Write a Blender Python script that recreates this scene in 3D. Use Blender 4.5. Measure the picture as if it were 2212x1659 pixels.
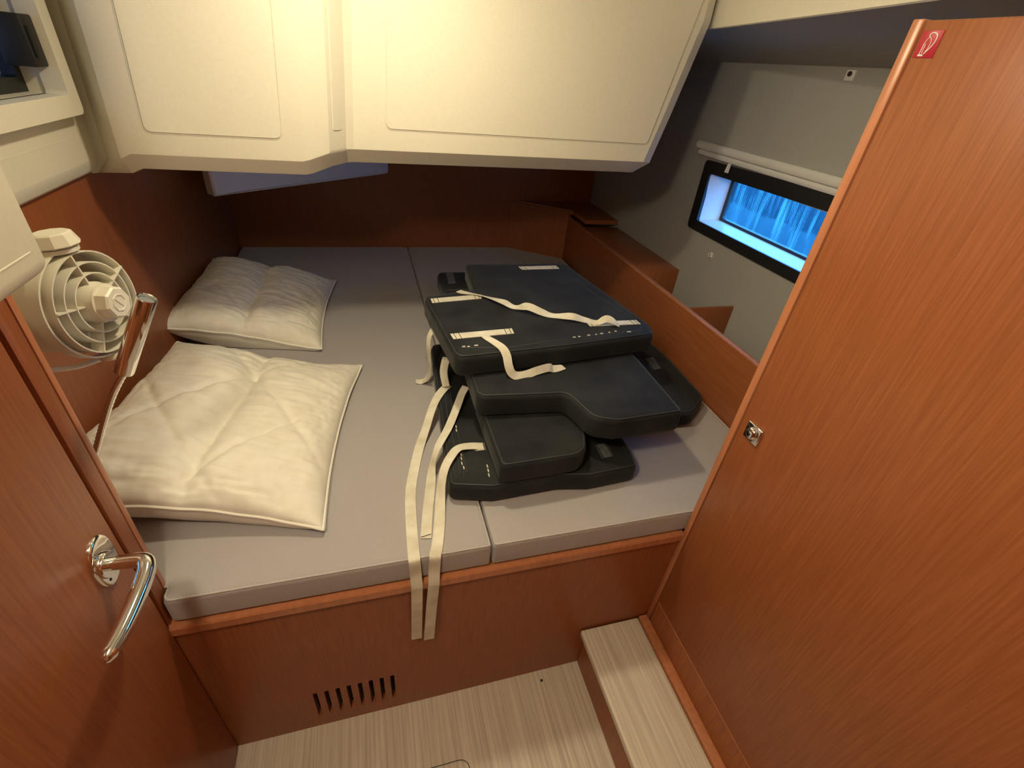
import bpy, bmesh, math, random
from mathutils import Vector, Matrix, noise
for o in list(bpy.data.objects): bpy.data.objects.remove(o)
random.seed(4)
sc = bpy.context.scene
COL = sc.collection

# ------------------------------------------------------------------ camera
cd = bpy.data.cameras.new('camera'); cam = bpy.data.objects.new('camera', cd); COL.objects.link(cam)
cd.sensor_fit = 'HORIZONTAL'; cd.sensor_width = 36.0; cd.lens = 16.6; cd.clip_start = 0.02
_r = Vector((0.96054, -0.26287, 0.09090)); _u = Vector((0.07491, 0.55923, 0.82562)); _f = Vector((0.26786, 0.78623, -0.55686))
cam.matrix_world = Matrix(((_r.x, _u.x, -_f.x, 0.0), (_r.y, _u.y, -_f.y, -0.622), (_r.z, _u.z, -_f.z, 1.515), (0, 0, 0, 1)))
sc.camera = cam

# ------------------------------------------------------------------ world: blue evening daylight outside the hull
w = bpy.data.worlds.new('world'); sc.world = w; w.use_nodes = True
bg = w.node_tree.nodes['Background']; bg.inputs[0].default_value = (0.21, 0.50, 1.0, 1); bg.inputs[1].default_value = 10.0
sc.view_settings.view_transform = 'Standard'; sc.view_settings.look = 'None'
sc.view_settings.exposure = 0.0; sc.view_settings.gamma = 1.0; sc.view_settings.use_curve_mapping = False
# two warm lamps above the frame: the cabin lamp over the berth (it casts the shade under the moulding, in front of the
# berth and beside the cushions) and the light over the entrance (it lights berth front, floor and wardrobe)
ld = bpy.data.lights.new('ceiling_lamp_offscreen', 'AREA'); ld.shape = 'DISK'; ld.size = .095; ld.energy = 6.3; ld.color = (1, .85, .55)
lo = bpy.data.objects.new('ceiling_lamp_offscreen', ld); COL.objects.link(lo); lo.location = (.08, .38, 1.868)
l2 = bpy.data.lights.new('entrance_lamp_offscreen', 'POINT'); l2.shadow_soft_size = .045; l2.energy = 14.5; l2.color = (1, .86, .60)
l2o = bpy.data.objects.new('entrance_lamp_offscreen', l2); COL.objects.link(l2o); l2o.location = (-.285, -.48, 1.80)

# ------------------------------------------------------------------ materials
def mat(name, col, rough=0.5, metal=0.0, **kw):
    m = bpy.data.materials.new(name); m.use_nodes = True
    b = m.node_tree.nodes['Principled BSDF']
    b.inputs['Base Color'].default_value = (*col, 1); b.inputs['Roughness'].default_value = rough; b.inputs['Metallic'].default_value = metal
    for k, v in kw.items(): b.inputs[k.replace('_', ' ')].default_value = v
    return m
def tex(m, scale_vec, scale, detail, lo, hi, bump=0.0, rough=None, coord='Object', contrast=(0.3, 0.7), dist=0.0, bdist=0.002):
    nt = m.node_tree; N = nt.nodes; L = nt.links; b = N['Principled BSDF']
    tc = N.new('ShaderNodeTexCoord'); mp = N.new('ShaderNodeMapping'); mp.inputs['Scale'].default_value = scale_vec
    L.new(tc.outputs[coord], mp.inputs[0])
    nz = N.new('ShaderNodeTexNoise'); nz.inputs['Scale'].default_value = scale; nz.inputs['Detail'].default_value = detail; nz.inputs['Distortion'].default_value = dist
    L.new(mp.outputs[0], nz.inputs['Vector'])
    cr = N.new('ShaderNodeValToRGB'); cr.color_ramp.elements[0].position = contrast[0]; cr.color_ramp.elements[1].position = contrast[1]
    cr.color_ramp.elements[0].color = (*lo, 1); cr.color_ramp.elements[1].color = (*hi, 1)
    L.new(nz.outputs['Fac'], cr.inputs[0]); L.new(cr.outputs[0], b.inputs['Base Color'])
    if bump:
        bp = N.new('ShaderNodeBump'); bp.inputs['Strength'].default_value = bump; bp.inputs['Distance'].default_value = bdist
        L.new(nz.outputs['Fac'], bp.inputs['Height']); L.new(bp.outputs[0], b.inputs['Normal'])
    return m
M = {}
M['wood'] = tex(mat('cherry_veneer', (.4, .13, .05), .36, Specular_IOR_Level=.35), (90, 90, 3.0), 3.0, 5, (.27, .082, .029), (.36, .118, .044), .02)
M['woodx'] = tex(mat('cherry_veneer_horizontal', (.4, .13, .05), .34), (2.2, 60, 60), 3.0, 4, (.27, .082, .029), (.36, .118, .044), .02)
M['woody'] = tex(mat('cherry_veneer_fore_aft', (.4, .13, .05), .3), (60, 2.2, 60), 3.0, 4, (.27, .082, .029), (.36, .118, .044), .02)
M['edge'] = tex(mat('cherry_edge', (.5, .2, .09), .28), (30, 30, 2), 3.0, 3, (.45, .17, .08), (.55, .22, .11))
M['oak'] = tex(mat('oak_laminate', (.5, .4, .3), .42), (60, 1.1, 60), 2.4, 6, (.57, .50, .43), (.82, .755, .66), .03, contrast=(.32, .66), dist=.25)
M['gel'] = tex(mat('cream_gelcoat', (.8, .77, .66), .42), (1, 1, 1), 160, 2, (.73, .70, .60), (.76, .73, .635), .02, bdist=.0005)
M['lining'] = tex(mat('hull_lining', (.5, .48, .46), .85), (1, 1, 1), 400, 2, (.35, .345, .335), (.41, .405, .395), .15, bdist=.001)
M['plastic'] = mat('ivory_plastic', (.82, .79, .68), .38)
M['white'] = mat('white_plastic', (.80, .80, .80), .4)
M['black'] = mat('black_rubber', (.012, .012, .014), .5)
M['dark'] = mat('dark_gap', (.03, .012, .008), .8)
M['chrome'] = mat('chrome', (.86, .86, .85), .07, 1.0)
M['red'] = mat('red_vinyl', (.42, .008, .030), .4)
M['symbol'] = mat('white_print', (.85, .83, .80), .5)
M['fabric'] = tex(mat('grey_lilac_weave', (.4, .38, .4), .9, Sheen_Weight=.25), (260, 260, 260), 3.0, 3, (.335, .315, .335), (.46, .435, .455), .25, bdist=.0008)
M['piping'] = mat('grey_piping', (.48, .455, .47), .85)
M['navy'] = tex(mat('dark_canvas', (.02, .022, .027), .78, Sheen_Weight=.10, Sheen_Roughness=.4, Specular_IOR_Level=.2), (1, 1, 1), 9, 8, (.012, .013, .015), (.028, .030, .033), .30, contrast=(.35, .7), bdist=.006)
M['navy2'] = mat('dark_canvas_piping', (.035, .038, .046), .6)
M['web'] = tex(mat('white_webbing', (.75, .72, .62), .75), (1, 1, 1), 24, 4, (.60, .56, .45), (.80, .77, .68), .15)
M['greyweb'] = tex(mat('grey_webbing', (.2, .2, .21), .8), (1, 1, 1), 60, 3, (.10, .105, .115), (.16, .165, .175), .15)
M['stitch'] = mat('black_thread', (.01, .01, .01), .8)
M['cotton'] = tex(mat('white_cotton', (.82, .80, .74), .8, Sheen_Weight=.15), (1, 1, 1), 30, 4, (.78, .75, .67), (.85, .83, .77), .1, bdist=.003)
M['cotpipe'] = mat('white_cord', (.88, .86, .80), .8)

def glass_pane():
    m = bpy.data.materials.new('streaked_glass'); m.use_nodes = True; nt = m.node_tree; N = nt.nodes; L = nt.links
    for n in list(N): N.remove(n)
    out = N.new('ShaderNodeOutputMaterial'); mix = N.new('ShaderNodeMixShader'); tr = N.new('ShaderNodeBsdfTransparent'); tl = N.new('ShaderNodeBsdfTranslucent')
    tr.inputs[0].default_value = (.55, .85, 1, 1); tl.inputs[0].default_value = (.35, .85, .95, 1)
    tc = N.new('ShaderNodeTexCoord'); mp = N.new('ShaderNodeMapping'); mp.inputs['Scale'].default_value = (1, 210, 4); mp.inputs['Rotation'].default_value = (0.06, 0, 0)
    nz = N.new('ShaderNodeTexNoise'); nz.inputs['Scale'].default_value = 1.0; nz.inputs['Detail'].default_value = 3
    cr = N.new('ShaderNodeValToRGB'); cr.color_ramp.elements[0].position = .53; cr.color_ramp.elements[1].position = .66
    cr.color_ramp.elements[0].color = (0, 0, 0, 1); cr.color_ramp.elements[1].color = (.19, .19, .19, 1)
    L.new(tc.outputs['Object'], mp.inputs[0]); L.new(mp.outputs[0], nz.inputs['Vector']); L.new(nz.outputs['Fac'], cr.inputs[0])
    sx = N.new('ShaderNodeSeparateXYZ'); L.new(tc.outputs['Object'], sx.inputs[0])
    n2 = N.new('ShaderNodeTexNoise'); n2.inputs['Scale'].default_value = 22; n2.inputs['Detail'].default_value = 4; L.new(tc.outputs['Object'], n2.inputs['Vector'])
    ma = N.new('ShaderNodeMath'); ma.operation = 'MULTIPLY_ADD'; ma.inputs[1].default_value = .035; L.new(n2.outputs['Fac'], ma.inputs[0]); L.new(sx.outputs['Z'], ma.inputs[2])
    mr = N.new('ShaderNodeMapRange'); mr.inputs['From Min'].default_value = 1.186; mr.inputs['From Max'].default_value = 1.178; mr.inputs['To Max'].default_value = .033
    L.new(ma.outputs[0], mr.inputs['Value'])
    mx = N.new('ShaderNodeMath'); mx.operation = 'MAXIMUM'; L.new(cr.outputs[0], mx.inputs[0]); L.new(mr.outputs[0], mx.inputs[1])
    L.new(mx.outputs[0], mix.inputs[0]); L.new(tr.outputs[0], mix.inputs[1]); L.new(tl.outputs[0], mix.inputs[2]); L.new(mix.outputs[0], out.inputs[0])
    return m
M['pane'] = glass_pane()
M['dimming'] = bpy.data.materials.new('daylight_dimming_pane'); M['dimming'].use_nodes = True; _n = M['dimming'].node_tree.nodes; _t = _n.new('ShaderNodeBsdfTransparent'); _t.inputs[0].default_value = (.42, .33, .31, 1); M['dimming'].node_tree.links.new(_t.outputs[0], _n['Material Output'].inputs[0])  # pane tint added to cut the blue daylight coming through the portlight
M['water'] = tex(mat('sea_water', (.03, .3, .6), .7, Specular_IOR_Level=.02), (1, .25, 1), 1.4, 5, (.0004, .0140, .0230), (.0010, .0260, .0360), .3)

# ------------------------------------------------------------------ helpers
def link(name, me, m=None, parent=None, smooth=None):
    o = bpy.data.objects.new(name, me); COL.objects.link(o)
    if m is not None: me.materials.append(M[m] if isinstance(m, str) else m)
    if parent is not None: o.parent = parent
    if smooth is not None:
        for p in me.polygons: p.use_smooth = True
        me.set_sharp_from_angle(angle=math.radians(smooth))
    return o
def frombm(name, bm, m, parent=None, smooth=None):
    me = bpy.data.meshes.new(name); bmesh.ops.recalc_face_normals(bm, faces=bm.faces); bm.to_mesh(me); bm.free()
    return link(name, me, m, parent, smooth)
def empty(name, loc=(0, 0, 0)):
    o = bpy.data.objects.new(name, None); COL.objects.link(o); o.location = loc; o.empty_display_size = .05; return o
def tag(o, label=None, cat=None, group=None, kind=None):
    if label: o['label'] = label
    if cat: o['category'] = cat
    if group: o['group'] = group
    if kind: o['kind'] = kind
    return o
def st(o, label, cat): return tag(o, label, cat, kind='structure')
def boxbm(bm, x0, x1, y0, y1, z0, z1, bev=0.0, seg=2):
    t = bmesh.new()
    v = [t.verts.new((x, y, z)) for z in (z0, z1) for y in (y0, y1) for x in (x0, x1)]
    for f in ((0, 2, 3, 1), (4, 5, 7, 6), (0, 1, 5, 4), (1, 3, 7, 5), (3, 2, 6, 7), (2, 0, 4, 6)): t.faces.new([v[i] for i in f])
    if bev: bmesh.ops.bevel(t, geom=t.edges[:], offset=bev, segments=seg, affect='EDGES', profile=.5)
    me = bpy.data.meshes.new('t'); t.to_mesh(me); t.free(); bm.from_mesh(me); bpy.data.meshes.remove(me)
def box(name, x0, x1, y0, y1, z0, z1, m, parent=None, bev=0.0, seg=2):
    bm = bmesh.new(); boxbm(bm, x0, x1, y0, y1, z0, z1, bev, seg); return frombm(name, bm, m, parent, 40 if bev else None)
def boxes(name, L, m, parent=None, bev=0.0):
    bm = bmesh.new()
    for b in L: boxbm(bm, *b, bev)
    return frombm(name, bm, m, parent, 40 if bev else None)
def fillet(poly, rad, n=6):
    out = []; k = len(poly)
    for i in range(k):
        p = Vector(poly[i]).to_2d(); a = Vector(poly[i - 1]).to_2d(); c = Vector(poly[(i + 1) % k]).to_2d()
        r = rad[i] if isinstance(rad, (list, tuple)) else rad
        d1 = (a - p); d2 = (c - p); l1 = d1.length; l2 = d2.length; d1.normalize(); d2.normalize()
        ang = math.acos(max(-1, min(1, d1.dot(d2))))
        if r <= 0 or ang > 3.1: out.append((p.x, p.y)); continue
        t = min(r / math.tan(ang / 2), l1 * .48, l2 * .48); s = p + d1 * t; e = p + d2 * t
        for j in range(n + 1):
            q = j / n; b = s * (1 - q) ** 2 + p * 2 * q * (1 - q) + e * q * q; out.append((b.x, b.y))
    return out
def offset(poly, d):
    k = len(poly); out = []; area = sum(poly[i][0] * poly[(i + 1) % k][1] - poly[(i + 1) % k][0] * poly[i][1] for i in range(k)); s = 1 if area > 0 else -1
    for i in range(k):
        p = Vector(poly[i]); a = Vector(poly[i - 1]); c = Vector(poly[(i + 1) % k])
        t1 = (p - a).normalized(); t2 = (c - p).normalized(); n = Vector((-t1.y - t2.y, t1.x + t2.x)) * s
        if n.length < 1e-6: n = Vector((-t1.y, t1.x)) * s
        n.normalize(); cs = max(.5, n.dot(Vector((-t1.y, t1.x)) * s)); q = p + n * d / cs; out.append((q.x, q.y))
    return out
def loft(name, rings, m, parent=None, caps=True, smooth=None, closed=True):
    bm = bmesh.new(); R = [[bm.verts.new(p) for p in r] for r in rings]; k = len(R[0])
    for a, b in zip(R, R[1:]):
        for i in range(k if closed else k - 1): bm.faces.new((a[i], a[(i + 1) % k], b[(i + 1) % k], b[i]))
    if caps: bm.faces.new(R[0][::-1]); bm.faces.new(R[-1])
    return frombm(name, bm, m, parent, smooth)
def inset(poly, rad, d, n=6):                                  # true inset of a polygon with rounded corners
    k = len(poly); R = list(rad) if isinstance(rad, (list, tuple)) else [rad] * k
    area = sum(poly[i][0] * poly[(i + 1) % k][1] - poly[(i + 1) % k][0] * poly[i][1] for i in range(k)); s = 1 if area > 0 else -1
    out = []
    for i in range(k):
        p = Vector(poly[i]).to_2d(); a = Vector(poly[i - 1]).to_2d(); c = Vector(poly[(i + 1) % k]).to_2d()
        cr = (p - a).x * (c - p).y - (p - a).y * (c - p).x
        out.append(0 if R[i] <= 0 else max(R[i] - d, .0004) if cr * s > 0 else R[i] + d)
    return fillet(offset(poly, d), out, 9)
def slab(name, poly, z0, z1, m, parent=None, r=.012, seg=4, smooth=50, rad=0.0):
    A = [math.pi / 2 * j / seg for j in range(seg + 1)]
    rings = [[(x, y, z0 + r - r * math.cos(a)) for x, y in inset(poly, rad, r - r * math.sin(a))] for a in A]
    rings += [[(x, y, z1 - r + r * math.sin(a)) for x, y in inset(poly, rad, r - r * math.cos(a))] for a in A]
    rings += [[(x, y, z1) for x, y in inset(poly, rad, r + .006)]]
    return loft(name, rings, m, parent, True, smooth)
def frames(pts, closed=False):
    P = [Vector(p) for p in pts]; n = len(P); T = []
    for i in range(n):
        a = P[i - 1] if (i or closed) else P[0]; b = P[(i + 1) % n] if (i < n - 1 or closed) else P[-1]
        T.append((b - a).normalized())
    return P, T
def smoothpath(pts, k=6):
    P = [Vector(p) for p in pts]; out = []
    for i in range(len(P) - 1):
        p0 = P[max(i - 1, 0)]; p1 = P[i]; p2 = P[i + 1]; p3 = P[min(i + 2, len(P) - 1)]
        for j in range(k):
            t = j / k; out.append(.5 * ((2 * p1) + (p2 - p0) * t + (2 * p0 - 5 * p1 + 4 * p2 - p3) * t * t + (3 * p1 - p0 - 3 * p2 + p3) * t ** 3))
    out.append(P[-1]); return out
def tubebm(bm, pts, rad, n=8, closed=False, cap=True):
    P, T = frames(pts, closed); up = Vector((0, 0, 1)) if abs(T[0].z) < .9 else Vector((1, 0, 0)); rings = []
    nrm = (up - T[0] * up.dot(T[0])).normalized()
    for i, (p, t) in enumerate(zip(P, T)):
        nrm = (nrm - t * nrm.dot(t)).normalized(); b = t.cross(nrm); r = rad[i] if isinstance(rad, (list, tuple)) else rad
        rings.append([bm.verts.new(p + (nrm * math.cos(2 * math.pi * j / n) + b * math.sin(2 * math.pi * j / n)) * r) for j in range(n)])
    for a, b in list(zip(rings, rings[1:])) + ([(rings[-1], rings[0])] if closed else []):
        for j in range(n): bm.faces.new((a[j], a[(j + 1) % n], b[(j + 1) % n], b[j]))
    if cap and not closed: bm.faces.new(rings[0][::-1]); bm.faces.new(rings[-1])
def tube(name, pts, rad, m, parent=None, n=8, closed=False):
    bm = bmesh.new(); tubebm(bm, pts, rad, n, closed); return frombm(name, bm, m, parent, 50)
def lathe(name, prof, m, parent=None, n=32, smooth=35, mtx=None, cap=True):
    bm = bmesh.new(); R = [[bm.verts.new((r * math.cos(2 * math.pi * j / n), r * math.sin(2 * math.pi * j / n), z)) for j in range(n)] for r, z in prof]
    for a, b in zip(R, R[1:]):
        for j in range(n): bm.faces.new((a[j], a[(j + 1) % n], b[(j + 1) % n], b[j]))
    if cap: bm.faces.new(R[0][::-1]); bm.faces.new(R[-1])
    if mtx is not None: bmesh.ops.transform(bm, matrix=mtx, verts=bm.verts)
    return frombm(name, bm, m, parent, smooth)
def ribbon(name, pts, nrms, width, m, parent=None, th=.0016, k=6):
    P = smoothpath(pts, k); Nn = smoothpath(nrms, k); P, T = frames(P); bm = bmesh.new(); rings = []
    for p, t, n in zip(P, T, Nn):
        s = t.cross(n.normalized()).normalized(); n2 = s.cross(t).normalized(); h = width / 2
        rings.append([bm.verts.new(p + s * a * h + n2 * b * th / 2) for a, b in ((-1, -1), (1, -1), (1, 1), (-1, 1))])
    for a, b in zip(rings, rings[1:]):
        for j in range(4): bm.faces.new((a[j], a[(j + 1) % 4], b[(j + 1) % 4], b[j]))
    bm.faces.new(rings[0][::-1]); bm.faces.new(rings[-1])
    return frombm(name, bm, m, parent, 40)
def prismx(name, prof, x0, x1, m, parent=None, smooth=None):     # profile in (y, z) swept along x
    return loft(name, [[(x0, y, z) for y, z in prof], [(x1, y, z) for y, z in prof]], m, parent, True, smooth)
def prismy(name, prof, y0, y1, m, parent=None, smooth=None):     # profile in (x, z) swept along y
    return loft(name, [[(x, y0, z) for x, z in prof], [(x, y1, z) for x, z in prof]], m, parent, True, smooth)

# ================================================================== SETTING
fl = box('floor', -.90, 1.26, -1.35, 1.985, -.05, 0, 'oak'); st(fl, 'pale striped oak laminate cabin floor', 'floor')
# floor hatch with a thin metal rim let into the sole
hs = [(-.28, -.60), (.149, -.60), (.149, -.164), (-.28, -.164)]; hp = fillet(hs, .03)
hatch = empty('floor_hatch', (0, 0, 0)); tag(hatch, 'rounded lift-out hatch panel in the oak floor', 'hatch')
slab('panel', offset(hs, .002), -.004, .0012, 'oak', hatch, .0006, 2, 50, .028)
tube('rim', [(x, y, .0008) for x, y in hp], .0011, M['greyweb'], hatch, 6, True)
scr = lathe('floor_screw', [(.004, -.001), (.004, .0012), (.0028, .0018)], 'dark', None, 12, mtx=Matrix.Translation((.398, -.029, 0))); tag(scr, 'tiny dark screw in the floor beside the berth front', 'screw')

st(box('wall_back', -.90, 1.26, 1.985, 2.02, .0, 1.90, 'wood'), 'dark cherry wood bulkhead at the far end of the berth', 'wall')
st(box('wall_left', -.66, -.62, .045, 1.985, .0, 1.29, 'wood'), 'cherry wood side wall beside the pillows', 'wall')
bulk = st(boxes('wall_front', [(-.90, -.423, 0.002, .045, 0, 1.262)], 'wood'), 'end of the cherry bulkhead between door and pillows', 'wall')
boxes('edge_strip', [(-.4235, -.4195, .034, .0455, .57, 1.262)], 'edge', bulk, .001)
boxes('jamb_face', [(-.4235, -.4200, .003, .0315, .57, 1.262)], 'wood', bulk, .0005)
st(box('wall_entry', -.90, 1.26, -1.39, -1.35, 0, 1.90, 'wood'), 'cherry bulkhead behind the entrance', 'wall')
st(boxes('wall_outer', [(-.94, -.90, -1.39, .20, 0, 1.90), (-.94, -.90, .20, .95, 0, 1.37), (-.94, -.90, .95, 2.02, 0, 1.90)], 'wood'), 'outer side wall behind the door', 'wall')

# hull side on the right: lining with the window hole, headliner above
WY0, WY1, WZ0, WZ1 = .372, .997, 1.083, 1.255
hull = st(boxes('wall_right', [(1.24, 1.30, -1.35, WY0, 0, 1.62), (1.24, 1.30, WY1, 1.985, 0, 1.62), (1.24, 1.30, WY0, WY1, 0, WZ0), (1.24, 1.30, WY0, WY1, WZ1, 1.62)], 'lining'), 'grey textile lined hull side with the small window', 'wall')
ceil = st(box('ceiling', -.94, 1.0, -1.39, 2.02, 1.88, 1.95, 'gel'), 'cream moulded cabin ceiling', 'ceiling')
path = [(.72, -1.35), (.775, -.20), (.80, .0), (.862, .30), (.955, .80), (.955, 1.98)]
sec = [(.022, 1.664), (.006, 1.655), (.000, 1.648), (-.004, 1.650), (-.006, 1.662), (-.012, 1.882), (.16, 1.882), (.16, 1.74), (.03, 1.70)]
st(loft('ceiling_side', [[(x + .026, y, 1.668), (1.02, y, 1.652), (1.17, y, 1.622), (1.24, y, 1.592), (1.30, y, 1.592), (1.30, y, 1.76), (x + .026, y, 1.76)] for x, y in path], 'lining', None, True, 40), 'grey headliner panel above the hull window', 'ceiling')
coam = st(loft('trim_3', [[(x + a, y, z) for a, z in sec] for x, y in path], 'gel', None, True, 40), 'cream upstand along the ceiling edge above the wardrobe', 'moulding')

# window in the hull: black frame, pale reveal, streaked pane
win = empty('window_1', (1.24, .7, 1.17)); st(win, 'black framed long window in the grey hull side', 'window')
def wchild(o): o.parent = win; o.matrix_parent_inverse = Matrix.Translation((-1.24, -.7, -1.17)); return o
fr = fillet([(.34, 1.047), (1.04, 1.047), (1.042, 1.292), (.34, 1.305)], .018); inn = fillet([(.372, 1.083), (.993, 1.083), (.998, 1.251), (.372, 1.26)], .008)
def ring2(name, A, B, x0, x1, m):
    bm = bmesh.new(); k = len(A); vs = [[bm.verts.new((x, y, z)) for y, z in P] for P, x in ((A, x0), (B, x0), (B, x1), (A, x1))]
    for q in range(4):
        a = vs[q]; b = vs[(q + 1) % 4]
        for i in range(k): bm.faces.new((a[i], a[(i + 1) % k], b[(i + 1) % k], b[i]))
    return frombm(name, bm, m, None, 40)
wchild(ring2('frame', fr, inn, 1.231, 1.243, 'black'))
rv = [(.372, 1.083), (.997, 1.083), (.997, 1.255), (.372, 1.255)]; rv2 = [(.40, 1.092), (.972, 1.092), (.972, 1.25), (.40, 1.25)]
bm = bmesh.new(); A = [bm.verts.new((1.238, y, z)) for y, z in rv]; B = [bm.verts.new((1.33, y, z)) for y, z in rv2]; A2 = [bm.verts.new((1.238, y, z)) for y, z in offset(rv, -.012)]; B2 = [bm.verts.new((1.33, y, z)) for y, z in offset(rv2, -.03)]
for i in range(4):
    j = (i + 1) % 4; bm.faces.new((A[i], A[j], B[j], B[i])); bm.faces.new((B[i], B[j], B2[j], B2[i])); bm.faces.new((A2[i], A2[j], B2[j], B2[i])); bm.faces.new((A[i], A[j], A2[j], A2[i]))
wchild(frombm('reveal', bm, 'white'))
wchild(ring2('seal', fillet([(.405, 1.088), (.974, 1.088), (.974, 1.252), (.405, 1.252)], .012), fillet([(.412, 1.100), (.960, 1.100), (.960, 1.243), (.412, 1.243)], .012), 1.318, 1.336, 'black'))
wchild(box('pane', 1.325, 1.331, .406, .966, 1.094, 1.248, 'pane'))
# roller blind above the window
bl = empty('roller_blind', (1.24, .75, 1.30)); tag(bl, 'rolled up white window blind above the black window frame', 'blind')
def bchild(o): o.parent = bl; o.matrix_parent_inverse = Matrix.Translation((-1.24, -.75, -1.30)); return o
bchild(prismy('cassette', [(1.239, 1.322), (1.222, 1.322), (1.216, 1.330), (1.216, 1.340), (1.224, 1.347), (1.239, 1.347)], .32, 1.105, 'white', None, 40))
bchild(prismy('bottom_rail', [(1.239, 1.302), (1.226, 1.302), (1.221, 1.308), (1.221, 1.316), (1.227, 1.320), (1.239, 1.320)], .32, 1.09, 'white', None, 40))
bchild(loft('pull_tab', [[(1.220, .890 + a, 1.303), (1.216, .890 + a, 1.303), (1.214, .892 + b, 1.274), (1.218, .892 + b, 1.274)] for a, b in ((-.006, -.010), (.006, .008))], 'white'))
for nm, y, z, lab in (('blind_catch', .565, 1.574, 'small white blind catch high on the hull lining'), ('blind_hook', .857, .992, 'small white hook on the lining below the window')):
    e = empty(nm, (1.24, y, z)); tag(e, lab, 'hook')
    if nm == 'blind_catch':
        box('plate', -.004, 0.001, -.014, .014, -.012, .012, 'white', e, .001); lathe('socket', [(.006, 0), (.006, .004), (.003, .0045)], 'dark', e, 14, mtx=Matrix.Translation((-.003, 0, .003)) @ Matrix.Rotation(-math.pi / 2, 4, 'Y'))
    else:
        box('plate', -.003, 0.001, -.007, .007, -.009, .009, 'white', e, .001); tube('hook', smoothpath([(-.002, 0, -.004), (-.010, 0, -.006), (-.013, 0, .001), (-.012, 0, .007)]), .0022, 'white', e)

# water outside
wt = box('water', 1.6, 60, -40, 40, .30, .42, 'water'); st(wt, 'blue water outside the window', 'water')

# ------------------------------------------------------------------ cream moulding over the berth (underside of the cockpit)
mo = empty('trim_1', (0, .70, 1.28)); st(mo, 'cream moulded cockpit underside hanging over the berth', 'moulding')
def mchild(o): o.parent = mo; o.matrix_parent_inverse = Matrix.Translation((0, -.70, -1.28)); return o
prof = [(-.600, .800, 1.246), (-.575, .790, 1.250), (-.515, .708, 1.266), (-.490, .700, 1.278), (-.140, .700, 1.279), (-.122, .701, 1.283), (-.076, .722, 1.298), (-.038, .772, 1.300), (-.020, .780, 1.300), (.82, .780, 1.309), (.850, .795, 1.306), (.858, 1.985, 1.306), (-.600, 1.985, 1.246)]
def mring(dy, dz, top=None, ins=0.0):
    out = []
    for i, (x, y, z) in enumerate(prof):
        xx = x; yy = y
        if 1 <= i <= 10: yy = y + ins
        if i in (10, 11): xx = x - ins
        if i in (9,): xx = x - ins
        if i in (0, 1): xx = x - ins; yy = y + ins * .5 * i
        if top:
            t = (min(top, 1.645) - z) / .32
            if i >= 9 and i <= 11: xx += .080 * t
            elif 3 <= i <= 8: xx += .022 * t
            elif i in (1, 2): xx += .012 * t
        out.append((xx, yy, top if top else z + dz))
    return out
rings = [mring(0, -.036, None, .075), mring(0, -.038, None, .042), mring(0, -.036, None, .034), mring(0, -.004, None, .003), mring(0, 0), mring(0, .006, None, -.0005), mring(0, 0, 1.44), mring(0, 0, 1.66), mring(0, 0, 1.8795)]
mchild(loft('shell', rings, 'gel', None, True, 22))
# flat access panels with hairline joints
def panel_y(name, poly, y, th=.0030):
    P = fillet(poly, .018); mchild(tube('joint_line', [(x, y - .0004, z) for x, z in P], .0012, 'gel', None, 6, True))
    P = offset(P, .0020); return mchild(loft(name, [[(x, yy, z) for x, z in Q] for Q, yy in ((P, y + .004), (P, y - th + .0006), (offset(P, .0008), y - th))], 'gel', None, True, 30))
panel_y('access_panel', [(-.452, 1.322), (-.176, 1.324), (-.140, 1.78), (-.424, 1.78)], .700)
panel_y('access_panel', [(.062, 1.350), (.818, 1.356), (.905, 1.78), (.088, 1.78)], .780)
# narrow slot panel on the slanted side of the bay
a0 = Vector((-.076, .722, 0)); a1 = Vector((-.038, .772, 0)); dr = (a1 - a0).normalized(); nr = Vector((dr.y, -dr.x, 0))
P = fillet([(.014, 1.345), (.046, 1.345), (.046, 1.78), (.014, 1.78)], .008)
def onface(s, z, d): 
    q = a0 + dr * s + nr * d; return (q.x + .022 * (z - 1.30) / .32, q.y, z)
mchild(loft('slot_panel', [[onface(s, z, -.004) for s, z in P], [onface(s, z, .001) for s, z in P], [onface(s, z, .0016) for s, z in offset(P, .0008)]], 'gel', None, True, 30))

# left part of the moulding with the portlight opening
le = empty('trim_2', (-.6, .4, 1.25)); st(le, 'cream side moulding around the portlight', 'moulding')
def lchild(o): o.parent = le; o.matrix_parent_inverse = Matrix.Translation((.6, -.4, -1.25)); return o
OY0, OY1, OZ0, OZ1 = .36, .70, 1.385, 1.60
lchild(boxes('shell', [(-.80, -.595, .046, OY0, 1.25, 1.8795), (-.80, -.595, OY1, .82, 1.25, 1.8795), (-.80, -.595, OY0, OY1, 1.25, OZ0), (-.80, -.595, OY0, OY1, OZ1, 1.8795)], 'gel'))
lchild(prismy('lip', [(-.80, 1.25), (-.595, 1.25), (-.596, 1.242), (-.604, 1.226), (-.62, 1.216), (-.80, 1.216)], .046, .80, 'gel', None, 30))
lchild(prismy('joint_line', [(-.597, 1.300), (-.5946, 1.3005), (-.5946, 1.3020), (-.597, 1.303)], .20, .715, 'gel'))
so = fillet([(.30, 1.347), (.735, 1.347), (.735, 1.66), (.30, 1.66)], .014); si = fillet([(OY0, OZ0), (OY1 - .004, OZ0), (OY1 - .004, 1.62), (OY0, 1.62)], .008)
lchild(ring2('surround', so, si, -.563, -.60, 'gel'))
w2 = empty('window_2', (-.66, .55, 1.5)); st(w2, 'black framed portlight in the cream side moulding', 'window')
def w2c(o): o.parent = w2; o.matrix_parent_inverse = Matrix.Translation((.66, -.55, -1.5)); return o
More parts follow.
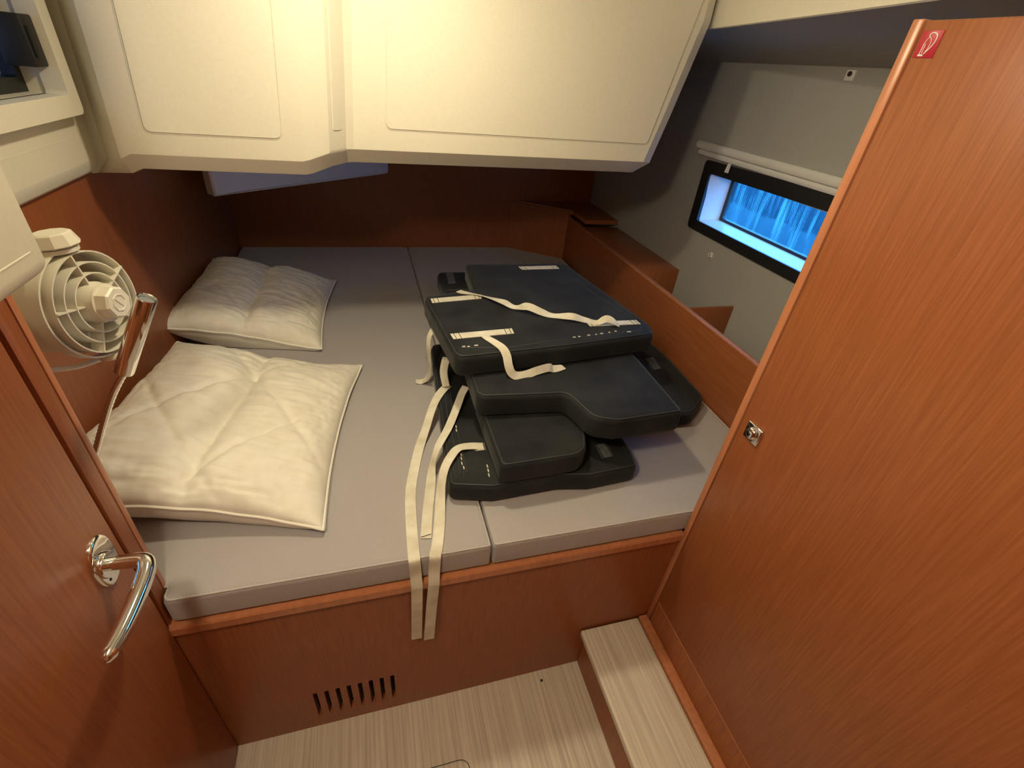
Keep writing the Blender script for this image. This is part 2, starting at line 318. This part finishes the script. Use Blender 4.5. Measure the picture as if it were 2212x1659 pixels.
w2c(ring2('frame', fillet([(.34, 1.382), (.715, 1.382), (.715, 1.64), (.34, 1.64)], .012), fillet([(.36, 1.410), (.684, 1.410), (.684, 1.60), (.36, 1.60)], .012), -.655, -.63, 'black'))
w2c(box('pane', -.646, -.642, .35, .70, 1.40, 1.62, 'dimming'))
w2c(boxes('latch', [(-.628, -.578, .652, .699, 1.430, 1.512)], 'black', None, .004)); w2c(boxes('latch_grip', [(-.579, -.573, .660, .676, 1.445, 1.495)], M['black'], None, .002))

# the box shaped cream moulding deeper under the deck
bx0 = Vector((-.520, 1.37)); bx1 = Vector((.118, 1.905)); d = (bx1 - bx0).normalized(); n = Vector((-d.y, d.x))
def bq(s, t): q = bx0 + d * s + n * t; return (q.x, q.y)
Ld = (bx1 - bx0).length
sp = fillet([(0, 1.028), (Ld, 1.028), (Ld, 1.31), (0, 1.31)], [.004, .02, .0, 0])
tb = loft('moulded_box', [[(*bq(s, t), z) for s, z in Q] for Q, t in ((offset(sp, .006), 0), (sp, .006), (sp, .05))], 'white', None, True, 35)
st(tb, 'white moulded casing hanging behind the cockpit underside', 'casing')

# near left corner: cream overhead locker above the door
lk = st(slab('overhead_locker', [(-.80, -.62), (-.362, -.62), (-.362, .030), (-.80, .030)], 1.262, 1.8795, 'gel', None, .020, 6), 'cream overhead locker corner above the cabin door', 'locker')
prismy('joint_line', [(-.364, 1.294), (-.3616, 1.2945), (-.3616, 1.2960), (-.364, 1.297)], -.5, .012, 'gel', lk)

# ================================================================== BERTH
be = empty('berth', (.15, 0, 0)); tag(be, 'cherry wood berth base with slotted front panel', 'bed')
def pch(o): o.parent = be; o.matrix_parent_inverse = Matrix.Translation((-.15, 0, 0)); return o
sx0, sdx, sw = -.215, .0268, .0105
fp = [(-.62, sx0 - sw / 2, 0, .02, 0, .548), (sx0 + 7 * sdx + sw / 2, .80, 0, .02, 0, .548), (sx0 - sw / 2, sx0 + 7 * sdx + sw / 2, 0, .02, 0, .055), (sx0 - sw / 2, sx0 + 7 * sdx + sw / 2, 0, .02, .180, .548)]
fp += [(sx0 + i * sdx + sw / 2, sx0 + (i + 1) * sdx - sw / 2, 0, .02, .055, .180) for i in range(7)]
pch(boxes('front_panel', fp, 'wood'))
pch(prismx('front_rail', [(-.008, .548), (-.008, .568), (-.005, .572), (.022, .572), (.022, .546)], -.62, .714, 'edge', None, 30))
pch(box('bunk_board', -.62, 1.038, .022, 1.984, .53, .571, 'wood'))
# mattress in two pieces
def mattress(name, poly, rad, label, stitched):
    e = empty(name, (0, 0, 0)); tag(e, label, 'mattress', 'berth mattresses')
    slab('cover', poly, .573, .645, 'fabric', e, .012, 5, 60, rad)
    Q = inset(poly, rad, .004); tube('piping', [(x, y, .6425) for x, y in Q], .0022, 'piping', e, 6, True)
    return e
mattress('mattress', [(-.4175, 0.002), (.2085, 0.002), (.1985, 1.975), (-.612, 1.968), (-.614, .032), (-.4175, .032)], [.035, .008, .008, .02, .01, 0], 'large grey mattress piece lying under the pillows', True)
mattress('mattress', [(.2125, 0.002), (1.035, 0.002), (1.035, 1.785), (.765, 1.976), (.2025, 1.976)], [.008, .01, .01, .01, .008], 'narrower grey mattress piece along the hull under the black cushions', True)
# ------------------------------------------------------------------ hull side shelf: fiddle board, dividers, lids
sh = empty('hull_shelf', (1.05, 1.0, .57)); tag(sh, 'cherry wood fiddle shelf along the hull with dividers', 'shelf')
def sch(o): o.parent = sh; o.matrix_parent_inverse = Matrix.Translation((-1.05, -1.0, -.57)); return o
sch(box('fiddle_board', 1.04, 1.058, .02, 1.80, .572, .866, 'woody', None, .0015))
sch(box('edge_cap', 1.0395, 1.0585, .02, 1.80, .8655, .872, 'edge', None, .002))
sch(loft('corner_board', [[(x, y, z) for x, y in ((1.04, 1.80), (1.058, 1.80), (.80, 1.984), (.768, 1.984))] for z in (.572, .895)], 'wood'))
sch(box('divider', 1.0585, 1.2395, .655, .667, .60, .872, 'wood', None, .001)); sch(box('divider', 1.0585, 1.2395, 1.016, 1.028, .60, .872, 'wood', None, .001))
sch(box('lid', 1.0585, 1.2395, 1.03, 1.612, .858, .872, 'woody', None, .001))
sch(loft('lid', [[(x, y, z) for x, y in ((1.0585, 1.615), (1.2395, 1.615), (1.2395, 1.983), (.79, 1.983), (1.0585, 1.79))] for z in (.885, .905)], 'woody'))
sch(box('shelf_bottom', 1.0585, 1.2395, .02, 1.98, .60, .61, 'woody'))

# ================================================================== WARDROBE with sticker and push latch
XC = .715
wd = empty('wardrobe', (.9, -.4, 0)); tag(wd, 'tall cherry wood wardrobe with red fire sign and push latch', 'wardrobe')
def wch(o): o.parent = wd; o.matrix_parent_inverse = Matrix.Translation((-.9, .4, 0)); return o
wch(box('carcass', XC + .018, 1.12, -1.10, -.001, 0, 1.606, 'wood'))
wch(box('corner_post', XC - .001, XC + .02, -.0165, -.0005, .195, 1.614, 'edge', None, .0015))
wch(box('kick_panel', XC - .001, XC + .02, -1.09, -.021, .0, .289, 'wood', None, .001))
dr_ = wch(box('door', XC - .001, XC + .02, -.80, -.0205, .2915, 1.612, 'wood', None, .002))
def dch(o): o.parent = dr_; o.matrix_parent_inverse = dr_.matrix_world.inverted() if False else Matrix.Translation((-.9, .4, 0)); return o
dch2 = lambda o: setattr(o, 'parent', dr_)
bmst = box('edge_line', XC - .0016, XC, -.80, -.0205, .2905, .2925, 'edge'); dch2(bmst)
# push latch: square chrome plate with a domed button
lt = box('latch_plate', XC - .007, XC, -.0795, -.0395, .930, .969, 'chrome', None, .003, 3); dch2(lt)
lb = lathe('latch_button', [(.0135, 0), (.0135, .002), (.0125, .004), (.009, .006), (.004, .0072), (.0005, .0075)], 'chrome', None, 28, 50, Matrix.Translation((XC - .007, -.0595, .9495)) @ Matrix.Rotation(-math.pi / 2, 4, 'Y')); dch2(lb)
# fire extinguisher sign
sg = box('fire_sign', XC - .0018, XC - .0008, -.0515, -.0235, 1.572, 1.601, 'red', None, .0002); dch2(sg)
def S(y, z): return (XC - .0021, -.0235 - .028 * y, 1.572 + .029 * z)      # sign coordinates, y to the right as read
bm = bmesh.new()
def stroke(pts, wd_):
    P = smoothpath([S(*p) for p in pts], 6); tubebm(bm, P, wd_ / 2, 6)
stroke([(.30, .12), (.32, .55)], .0010); stroke([(.32, .55), (.40, .72), (.50, .74), (.60, .62), (.60, .40), (.52, .18)], .0008); stroke([(.40, .16), (.40, .52)], .0009)
stroke([(.46, .74), (.42, .86), (.55, .92), (.74, .86), (.80, .68), (.74, .46), (.62, .28), (.50, .14)], .0014)
stroke([(.26, .08), (.52, .08)], .0016); stroke([(.26, .12), (.46, .12)], .0008)
sy = frombm('extinguisher_symbol', bm, 'symbol', sg, 40); sy['label'] = 'white fire extinguisher outline with curved hose'

# ------------------------------------------------------------------ step in front of the wardrobe
stp = empty('step', (.6, -.5, 0)); tag(stp, 'oak topped step between floor and wardrobe', 'step')
def tch(o): o.parent = stp; o.matrix_parent_inverse = Matrix.Translation((-.6, .5, 0)); return o
tch(box('tread', .500, .683, -1.10, -.004, .172, .195, 'oak', None, .004, 3))
tch(box('riser', .524, .535, -1.10, -.003, .0, .172, 'wood'))
tch(box('side_rail', .687, .7135, -1.10, -.003, .10, .199, 'edge', None, .002))

# ================================================================== DOOR with lever handle
do = empty('door_1', (-.44, -.4, 0)); st(do, 'open cherry wood cabin door with chrome lever', 'door')
def och(o): o.parent = do; o.matrix_parent_inverse = Matrix.Translation((.44, .4, 0)); return o
och(box('leaf', -.452, -.420, -.72, -.005, .012, 1.258, 'wood', None, .003))
hd = empty('lever_handle', (0, 0, 0)); hd.parent = do; hd.matrix_parent_inverse = Matrix.Translation((.44, .4, 0))
hc = (-.053, .846)
esc = [(hc[0] + .030 * math.copysign(abs(math.cos(a)) ** .85, math.cos(a)), hc[1] + .047 * math.sin(a)) for a in [2 * math.pi * i / 40 for i in range(40)]]
loft('rosette', [[(x, y, z) for y, z in Q] for Q, x in ((esc, -.421), (esc, -.4165), (offset(esc, .002), -.4145), (offset(esc, .006), -.4138))], 'chrome', hd, True, 50)
lathe('collar', [(.0205, 0), (.0205, .0045), (.0195, .006), (.0115, .0065)], 'chrome', hd, 28, 40, Matrix.Translation((-.4145, -.060, .846)) @ Matrix.Rotation(math.pi / 2, 4, 'Y'))
LP = smoothpath([(-.413, -.060, .846), (-.385, -.060, .846), (-.366, -.062, .846), (-.3585, -.070, .845), (-.356, -.090, .842), (-.356, -.130, .841), (-.359, -.175, .840), (-.365, -.212, .840)], 8)
nL = len(LP); rad = [.0100 + .0022 * math.sin(math.pi * i / nL) for i in range(nL)]; rad[-1] = .003; rad[-2] = .0065; rad[-3] = .0082
tube('lever', LP, rad, 'chrome', hd, 20)
lathe('grub_screw', [(.0022, 0), (.0022, .0006)], 'dark', hd, 10, mtx=Matrix.Translation((-.4137, -.066, .818)) @ Matrix.Rotation(math.pi / 2, 4, 'Y'))

# ================================================================== FAN
ax = Vector((.966, -.247, .084)).normalized(); upv = (Vector((0, 0, 1)) - ax * ax.z).normalized(); sd = upv.cross(ax)
fan = empty('fan'); fan.matrix_world = Matrix(((sd.x, upv.x, ax.x, -.464), (sd.y, upv.y, ax.y, .252), (sd.z, upv.z, ax.z, 1.128), (0, 0, 0, 1)))
tag(fan, 'ivory plastic cabin fan with ringed grille and round knob on top', 'fan')
def ringtube(ro, th, z0, z1): return [(ro - th, z0), (ro, z0), (ro, z1), (ro - th, z1), (ro - th, z0)]
for ro, z0 in ((.083, -.012), (.066, -.006), (.049, -.002)):
    lathe('grille_ring', ringtube(ro, .0022, z0, .034 - .10 * max(0, ro - .049)), 'plastic', fan, 48, 40, cap=False)
for k in range(5):
    a = math.radians(97 + 72 * k); m_ = Matrix.Rotation(a, 4, 'Z')
    bm = bmesh.new(); boxbm(bm, .026, .082, -.0013, .0013, .012, .033); bmesh.ops.transform(bm, matrix=m_, verts=bm.verts); frombm('grille_spoke', bm, 'plastic', fan)
hub = lathe('hub', [(.034, -.03), (.034, .030), (.031, .038), (.031, .044)], 'plastic', fan, 32, 35)
lathe('speed_knob', [(.0285, .044), (.0265, .060), (.0235, .063), (.015, .063), (.0145, .0642), (.0125, .0642), (.012, .063), (.002, .063)], 'plastic', fan, 8, 20)
bm = bmesh.new(); boxbm(bm, -.0012, .0012, -.010, .010, .0625, .0642, .0004); bmesh.ops.rotate(bm, cent=(0, 0, 0), matrix=Matrix.Rotation(.6, 3, 'Z'), verts=bm.verts); frombm('knob_mark', bm, 'plastic', fan)
lathe('drum', [(.078, -.062), (.081, -.060), (.083, -.012), (.081, -.012), (.079, -.058), (.070, -.060), (.070, -.064), (.078, -.062)], 'plastic', fan, 48, 40, cap=False)
lathe('motor', [(.030, -.10), (.036, -.095), (.036, -.03), (.02, -.028)], 'plastic', fan, 28, 40)
for k in range(4):                                             # blades
    a0_ = 2 * math.pi * k / 4; bm = bmesh.new(); R_ = []
    for i in range(7):
        r_ = .034 + .040 * i / 6; tw = .75 - .35 * i / 6; row = []
        for s_ in (-1, 1):
            for t_ in (-.0006, .0006):
                ww = .012 + .014 * i / 6; y_ = s_ * ww * math.cos(tw) ; z_ = -.038 + s_ * ww * math.sin(tw) + t_; row.append(bm.verts.new((r_ * math.cos(a0_) - y_ * math.sin(a0_), r_ * math.sin(a0_) + y_ * math.cos(a0_), z_)))
        R_.append(row)
    for A_, B_ in zip(R_, R_[1:]):
        for i, j in ((0, 1), (1, 3), (3, 2), (2, 0)): bm.faces.new((A_[i], A_[j], B_[j], B_[i]))
    bm.faces.new([R_[0][i] for i in (0, 1, 3, 2)]); bm.faces.new([R_[-1][i] for i in (0, 2, 3, 1)])
    frombm('blade', bm, 'plastic', fan, 40)
for k in range(12):                                            # rear guard ribs
    a = 2 * math.pi * k / 12; bm = bmesh.new(); boxbm(bm, .034, .079, -.0012, .0012, -.066, -.062); bmesh.ops.transform(bm, matrix=Matrix.Rotation(a, 4, 'Z'), verts=bm.verts); frombm('rear_rib', bm, 'plastic', fan)
# yoke hoop, pivot knob, arm and wall base
hp_ = []
for i in range(33):
    a = math.radians(90 + 180 * i / 32); hp_.append((math.cos(a) * .098, math.sin(a) * .098))
bm = bmesh.new(); prev = None
for x, y in hp_:
    nx, ny = x / .098, y / .098; row = [bm.verts.new((x + nx * q, y + ny * q, z)) for q, z in ((-.009, .000), (-.006, .000), (-.006, .020), (-.009, .020))]
    if prev:
        for j in range(4): bm.faces.new((prev[j], prev[(j + 1) % 4], row[(j + 1) % 4], row[j]))
    prev = row
frombm('yoke', bm, 'plastic', fan, 40)
mk = Matrix.Translation((0, .091, .010)) @ Matrix.Rotation(-math.pi / 2, 4, 'X')
lathe('pivot_washer', [(.022, -.006), (.026, -.005), (.026, .001), (.022, .002)], 'plastic', fan, 32, 35, mk)
lathe('pivot_knob', [(.030, .004), (.032, .006), (.026, .022), (.023, .024), (.002, .024)], 'plastic', fan, 10, 20, mk)
lathe('pivot_foot', [(.020, .0), (.024, -.006), (.024, -.010), (.012, -.012)], 'plastic', fan, 28, 35, Matrix.Translation((0, -.089, .010)) @ Matrix.Rotation(math.pi / 2, 4, 'X') @ Matrix.Rotation(math.pi, 4, 'X'))
tube('under_bracket', smoothpath([(-.07, -.088, -.05), (-.03, -.104, -.03), (.02, -.106, -.005), (.05, -.098, .012)]), .0045, 'plastic', fan, 8)
iM = fan.matrix_world.inverted()
pw = [iM @ Vector(p) for p in ((-.532, .170, 1.13), (-.540, .11, 1.13), (-.545, .055, 1.13))]
tube('arm', pw, .012, 'plastic', fan, 14)
lathe('wall_base', [(.045, 0), (.045, .008), (.035, .016), (.013, .018)], 'plastic', fan, 32, 35, iM @ Matrix.Translation((-.545, .0455, 1.13)) @ Matrix.Rotation(-math.pi / 2, 4, 'X'))

# ================================================================== READING LAMP
rl = empty('reading_lamp', (-.49, .046, .84)); tag(rl, 'chrome reading lamp on a flexible neck beside the fan', 'lamp')
il = Matrix.Translation((.49, -.046, -.84))
def rch(o): o.parent = rl; o.matrix_parent_inverse = il; return o
fp_ = smoothpath([(-.490, .060, .850), (-.482, .078, .880), (-.454, .100, .934), (-.428, .103, .985), (-.397, .102, 1.040), (-.366, .100, 1.085)], 14)
rr = [.0046 + .0008 * (i % 2) for i in range(len(fp_))]
rch(tube('flexible_neck', fp_, rr, 'chrome', None, 10))
h0 = Vector((-.370, .100, 1.080)); h1 = Vector((-.305, .100, 1.200)); hdv = (h1 - h0).normalized(); q = hdv.to_track_quat('Z', 'Y').to_matrix().to_4x4(); Lh = (h1 - h0).length
rch(lathe('lamp_head', [(.006, 0), (.0125, .002), (.013, .006), (.013, Lh - .002), (.0118, Lh), (.0108, Lh - .001), (.0105, Lh - .006), (.001, Lh - .006)], 'chrome', None, 32, 35, Matrix.Translation(h0) @ q))
rch(lathe('lens', [(.0102, Lh - .0055), (.0102, Lh - .005), (.001, Lh - .0048)], 'greyweb', None, 24, 35, Matrix.Translation(h0) @ q))
bm = bmesh.new(); boxbm(bm, .0115, .0150, -.006, .006, -.004, Lh - .015, .001); bmesh.ops.transform(bm, matrix=Matrix.Translation(h0) @ q @ Matrix.Rotation(.6, 4, 'Z'), verts=bm.verts); rch(frombm('switch_strip', bm, 'chrome', None, 40))
rch(lathe('mount', [(.022, 0), (.022, .006), (.012, .012), (.006, .014)], 'chrome', None, 28, 35, Matrix.Translation((-.490, .0455, .848)) @ Matrix.Rotation(-math.pi / 2, 4, 'X')))

# ================================================================== PILLOWS
def pillow(name, cx, cy, a, b, H, rot, seed, label, tilt=(0, 0), crease=.5, zc=.055):
    e = empty(name, (cx, cy, .646)); tag(e, label, 'pillow', 'pillows on the berth')
    N_ = 104; verts = []; faces = []
    ca, sa = math.cos(rot), math.sin(rot)
    def outline(u, v):
        pin = .09
        x = a * u * (1 - pin * (1 - v * v) * abs(u) ** 3 * .9); y = b * v * (1 - pin * (1 - u * u) * abs(v) ** 3 * .9)
        return x, y
    def height(u, v, top):
        p = max(0, (1 - abs(u) ** 3.0)) * max(0, (1 - abs(v) ** 3.0)); h = p ** .5
        hh = H * h
        if top:
            # lengthwise furrow, then quilting furrows and pull wrinkles
            x0_ = .03 * math.sin(3 * v + seed); hh -= H * .40 * crease * math.exp(-abs((u - x0_) / .10) ** 1.4) * h
            for k_, c_ in ((1, -.55), (1, .35), (-1, -.3), (-1, .55)):
                dq = (u * .8 + k_ * v * .75 - c_) / 1.1; hh -= H * .12 * math.exp(-abs(dq / .028) ** 1.3) * h * (1 if seed == 1 else .45)
            wv = noise.noise(Vector((u * 2.2 + seed * 7, v * 13 + u * 2, seed))) * .55 + noise.noise(Vector((u * 4 + seed * 3, v * 36, seed + 9))) * .45
            edge_ = max(abs(u), abs(v)); wv2 = noise.noise(Vector((u * 16, v * 16, seed + 4))) * .35 * max(0, edge_ - .55)
            hh += H * (.12 * wv + .40 * wv2) * min(1, 3 * p) + H * .12 * noise.noise(Vector((u * 1.7, v * 1.7, seed + 20))) * p
        return hh
    base = []
    for top in (True, False):
        idx = {}
        for i in range(N_ + 1):
            for j in range(N_ + 1):
                u = -1 + 2 * i / N_; v = -1 + 2 * j / N_
                u = math.sin(u * math.pi / 2) * .35 + u * .65; v = math.sin(v * math.pi / 2) * .35 + v * .65
                if not top and (i in (0, N_) or j in (0, N_)): idx[i, j] = base[0][i, j]; continue
                x, y = outline(u, v); zm = max(.014, zc + tilt[0] * x + tilt[1] * y) + .006 * noise.noise(Vector((u * 3, v * 3, seed)))
                z = zm + height(u, v, True) if top else max(.0005, zm - (zc + .02) * (max(0, 1 - abs(u) ** 3) * max(0, 1 - abs(v) ** 3)) ** .5 * 1.6)
                idx[i, j] = len(verts); verts.append((x * ca - y * sa, x * sa + y * ca, z))
        base.append(idx)
        for i in range(N_):
            for j in range(N_):
                f = (idx[i, j], idx[i + 1, j], idx[i + 1, j + 1], idx[i, j + 1]); faces.append(f if top else f[::-1])
    me = bpy.data.meshes.new('cover'); me.from_pydata(verts, [], faces); link('cover', me, 'cotton', e, 180)
    ix = base[0]; per = [ix[i, 0] for i in range(N_)] + [ix[N_, j] for j in range(N_)] + [ix[N_ - i, N_] for i in range(N_)] + [ix[0, N_ - j] for j in range(N_)]
    tube('edge_cord', [verts[k_] for k_ in per], .0036, 'cotpipe', e, 6, True)
    return e
pillow('pillow', -.357, .462, .262, .330, .075, -.13, 1, 'large cream pillow quilted in diamonds, beside the reading lamp', (-.20, -.04), 1.0)
pillow('pillow', -.400, 1.190, .232, .300, .080, -.05, 2, 'smaller white pillow lying further back against the wall', (-.22, 0), .7)

# ================================================================== DARK CUSHIONS stacked upside down
def cushion(name, poly, rad, z0, z1, label, r=.016, cat='cushion'):
    e = empty(name, (0, 0, 0)); tag(e, label, cat, 'dark cockpit cushions stacked on the berth')
    slab('cover', poly, z0, z1, 'navy', e, r, 5, 60, rad)
    tube('piping', [(x, y, z1 - .0022) for x, y in inset(poly, rad, .0065)], .0020, 'navy2', e, 6, True)
    return e
def patch(e, quad, m='web', stitch=True, z=None, name='strap_patch'):
    Q = [Vector(p) for p in quad]
    if z is not None: Q = [Vector((p.x, p.y, z)) for p in Q]
    o = loft(name, [[tuple(p) for p in Q], [(p.x, p.y, p.z + .0016) for p in Q]], m, e)
    if stitch:
        bm = bmesh.new()
        for t in (.05, .13, .87, .95):
            a_ = Q[0].lerp(Q[1], t); b_ = Q[3].lerp(Q[2], t); tubebm(bm, [(a_.x, a_.y, a_.z + .0018), (b_.x, b_.y, b_.z + .0018)], .0009, 5)
        tag(frombm('stitching', bm, 'stitch', o, 40), kind='stuff')
    return o
UP = (0, 0, 1)
# bottom cushion at the front (carries the long hanging straps)
cA = cushion('cushion', [(.136, .142), (.235, .118), (.40, .126), (.48, .112), (.615, .122), (.628, .18), (.618, .80), (.175, .80)], [.02, .05, .05, .05, .02, .03, .02, .03], .646, .703, 'black bottom cushion with white straps trailing over the berth front')
patch(cA, [(.219, .271, .7035), (.246, .271, .7035), (.245, .244, .7035), (.217, .244, .7035)]); patch(cA, [(.534, .213, .7035), (.569, .217, .7035), (.567, .166, .7035), (.532, .163, .7035)], 'greyweb', True)
for nm, y_ in (('seam', 0), ('seam', 1)):
    tube('seam', [(.168 + .016 * y_, .17, .7035), (.172 + .016 * y_, .40, .7035), (.19 + .016 * y_, .62, .7035)], .0022, 'navy2', cA, 6)
bm = bmesh.new()
for (x, y) in ((.178, .190), (.176, .205), (.178, .222), (.180, .236), (.184, .33), (.186, .345), (.232, .155), (.234, .17), (.235, .185)): boxbm(bm, x - .0012, x + .0012, y - .005, y + .005, .7032, .7058)
tag(frombm('loose_stitches', bm, 'web', cA), kind='stuff')
HS = (-.05, -1, .15)
S3 = [(.194, .537, .708), (.164, .497, .708), (.137, .447, .700), (.111, .393, .668), (.089, .343, .652), (.068, .269, .6475), (.051, .192, .6475), (.044, .108, .6475), (.041, .028, .6475), (.0405, .006, .6465), (.041, -.003, .638), (.042, -.004, .60), (.043, -.013, .572), (.0425, -.0145, .555), (.041, -.0135, .48), (.038, -.0135, .360)]
N3 = [UP] * 2 + [(-.3, 0, 1)] * 2 + [UP] * 5 + [(0, -.5, 1), (0, -1, .3)] + [(0, -1, 0)] * 5
ribbon('hanging_strap', S3, N3, .0245, 'web', cA)
S5 = [(.240, .257, .7055), (.207, .260, .708), (.175, .250, .714), (.151, .223, .713), (.132, .195, .702), (.121, .167, .680), (.114, .136, .655), (.104, .079, .6495), (.091, .022, .6485), (.085, .005, .6475), (.083, -.004, .638), (.081, -.005, .60), (.0795, -.014, .572), (.078, -.0155, .555), (.073, -.0145, .47), (.067, -.0145, .348)]
N5 = [UP, UP, (-.2, 0, 1), (-.5, -.3, 1), (-.8, -.5, .8), (-.8, -.5, .6), (-.5, -.4, 1)] + [UP] * 2 + [(0, -.5, 1), (0, -1, .3)] + [(0, -1, 0)] * 5
ribbon('hanging_strap', S5, N5, .0245, 'web', cA)
S4 = [(.235, .470, .745), (.220, .452, .735), (.194, .399, .720), (.163, .336, .710), (.132, .280, .708), (.117, .257, .690), (.108, .240, .662), (.099, .197, .6485), (.084, .126, .6475), (.070, .048, .6475)]
N4 = [(-.6, -.5, 1)] * 2 + [(-.4, -.2, 1)] * 2 + [(-.5, 0, 1), (-.9, -.2, .5), (-.7, -.2, .8)] + [UP] * 3
o4 = ribbon('loose_strap', S4, N4, .0235, 'web', cA)
tube('end_stitch', [(.060, .052, .6487), (.082, .056, .6487)], .0009, 'stitch', o4, 5)
# bottom cushion along the hull
cB = cushion('cushion', [(.640, .315), (.90, .306), (.988, .375), (1.00, .60), (.97, 1.05), (.640, 1.05)], [.02, .05, .05, .1, .03, .02], .646, .703, 'black bottom cushion with rounded corner beside the fiddle board')
patch(cB, [(.901, .614, .7035), (.941, .619, .7035), (.933, .548, .7035), (.892, .539, .7035)], 'greyweb', True)
# small block and the middle cushion
cC = cushion('cushion', [(.248, .116), (.462, .124), (.490, .20), (.494, .40), (.246, .40)], [.018, .055, .03, .02, .02], .7045, .768, 'small thick black cushion block on the front of the stack', .014)
cD = cushion('cushion', [(.268, .415), (.75, .415), (.76, 1.20), (.72, 1.285), (.262, 1.285)], [.02, .02, .03, .03, .03], .7045, .770, 'black cushion in the middle of the stack showing behind')
patch(cD, [(.300, 1.27, .7705), (.330, 1.27, .7705), (.322, 1.16, .7705), (.292, 1.155, .7705)], 'greyweb', False)
ribbon('loose_strap', [(.190, .545, .800), (.184, .531, .795), (.179, .527, .760), (.186, .520, .716)], [(-.4, -1, .2)] * 4, .022, 'web', cD)
# notched cushion
cE = cushion('cushion', [(.226, .292), (.40, .278), (.455, .276), (.482, .170), (.540, .148), (.728, .158), (.735, .40), (.70, .95), (.235, .95)], [.03, .02, .04, .045, .03, .012, .08, .03, .03], .7715, .8385, 'thick black cushion with a notched front edge', .015)
# top cushion with the wide white straps
cF = cushion('cushion', [(.186, .372), (.48, .398), (.785, .440), (.802, .495), (.722, 1.020), (.328, 1.020), (.318, .79), (.300, .785), (.146, .742)], [.03, 0, .02, .03, .05, .02, .01, .02, .03], .840, .9045, 'flat topmost dark cushion with white webbing straps', .016)
for Qd in ([(.166, .720), (.327, .742), (.324, .712), (.168, .690)], [(.190, .492), (.366, .507), (.365, .478), (.194, .463)], [(.601, .524), (.767, .525), (.769, .498), (.603, .499)], [(.521, .980), (.670, .988), (.673, .957), (.527, .952)]):
    patch(cF, [(x, y, .9047) for x, y in Qd])
tube('seam', [(.205, .418, .9045), (.330, .405, .9045), (.455, .427, .9045), (.613, .446, .9045), (.745, .462, .9045), (.776, .500, .9045), (.742, .613, .9045), (.683, .85, .9045)], .0018, 'navy2', cF, 6)
bm = bmesh.new()
for (x, y, dx) in ((.214, .422, .004), (.226, .420, .003), (.247, .424, .005), (.529, .440, .004), (.545, .442, .003), (.576, .447, .004), (.60, .449, .002), (.619, .453, .004), (.645, .457, .003), (.668, .463, .003), (.707, .455, .006)): boxbm(bm, x - dx, x + dx, y - .0018, y + .0018, .9043, .9066)
tag(frombm('loose_stitches', bm, 'web', cF), kind='stuff')
S1 = [(.262, .772, .9065), (.273, .760, .9065), (.326, .727, .909), (.376, .657, .919), (.407, .633, .9105), (.438, .598, .928), (.478, .581, .916), (.511, .569, .909), (.557, .538, .920), (.596, .531, .911), (.631, .513, .9095), (.658, .506, .924), (.691, .488, .9095)]
N1 = [UP, UP, (.3, .2, 1), (.2, -.5, .8), (0, -.2, 1), (-.1, -.9, .6), (0, -.7, .8), (.1, -.3, 1), (.1, -.8, .8), (0, -.4, 1), (0, -.2, 1), (-.3, -.5, .6), (.6, -.2, .8)]
ribbon('long_strap', S1, N1, .022, 'web', cF)
S2 = [(.280, .470, .907), (.284, .458, .9075), (.299, .425, .9095), (.311, .396, .909), (.318, .378, .897), (.322, .366, .874), (.330, .360, .855), (.345, .358, .846), (.371, .362, .8445), (.402, .366, .852), (.438, .374, .854), (.456, .380, .845), (.488, .388, .8435)]
N2 = [UP, UP, (-.05, -.2, 1), (.1, -.8, .8), (-.1, -1, .3), (-.2, -1, .1), (-.2, -1, .4), (-.1, -.8, .6), (0, -.8, .5), (0, -.9, .4), (.1, -.9, .5), (.3, -.5, .9), UP]
ribbon('short_strap', S2, N2, .022, 'web', cF)
ribbon('side_strap', [(.165, .640, .842), (.150, .625, .826), (.146, .612, .790), (.150, .613, .740), (.150, .630, .690), (.132, .650, .652), (.110, .655, .6500)], [(-.5, -.5, .5), (-1, -.5, .2), (-1, -.4, 0), (-1, -.4, 0), (-1, -.4, .2), (-.4, -.2, 1), UP], .021, 'web', cF)
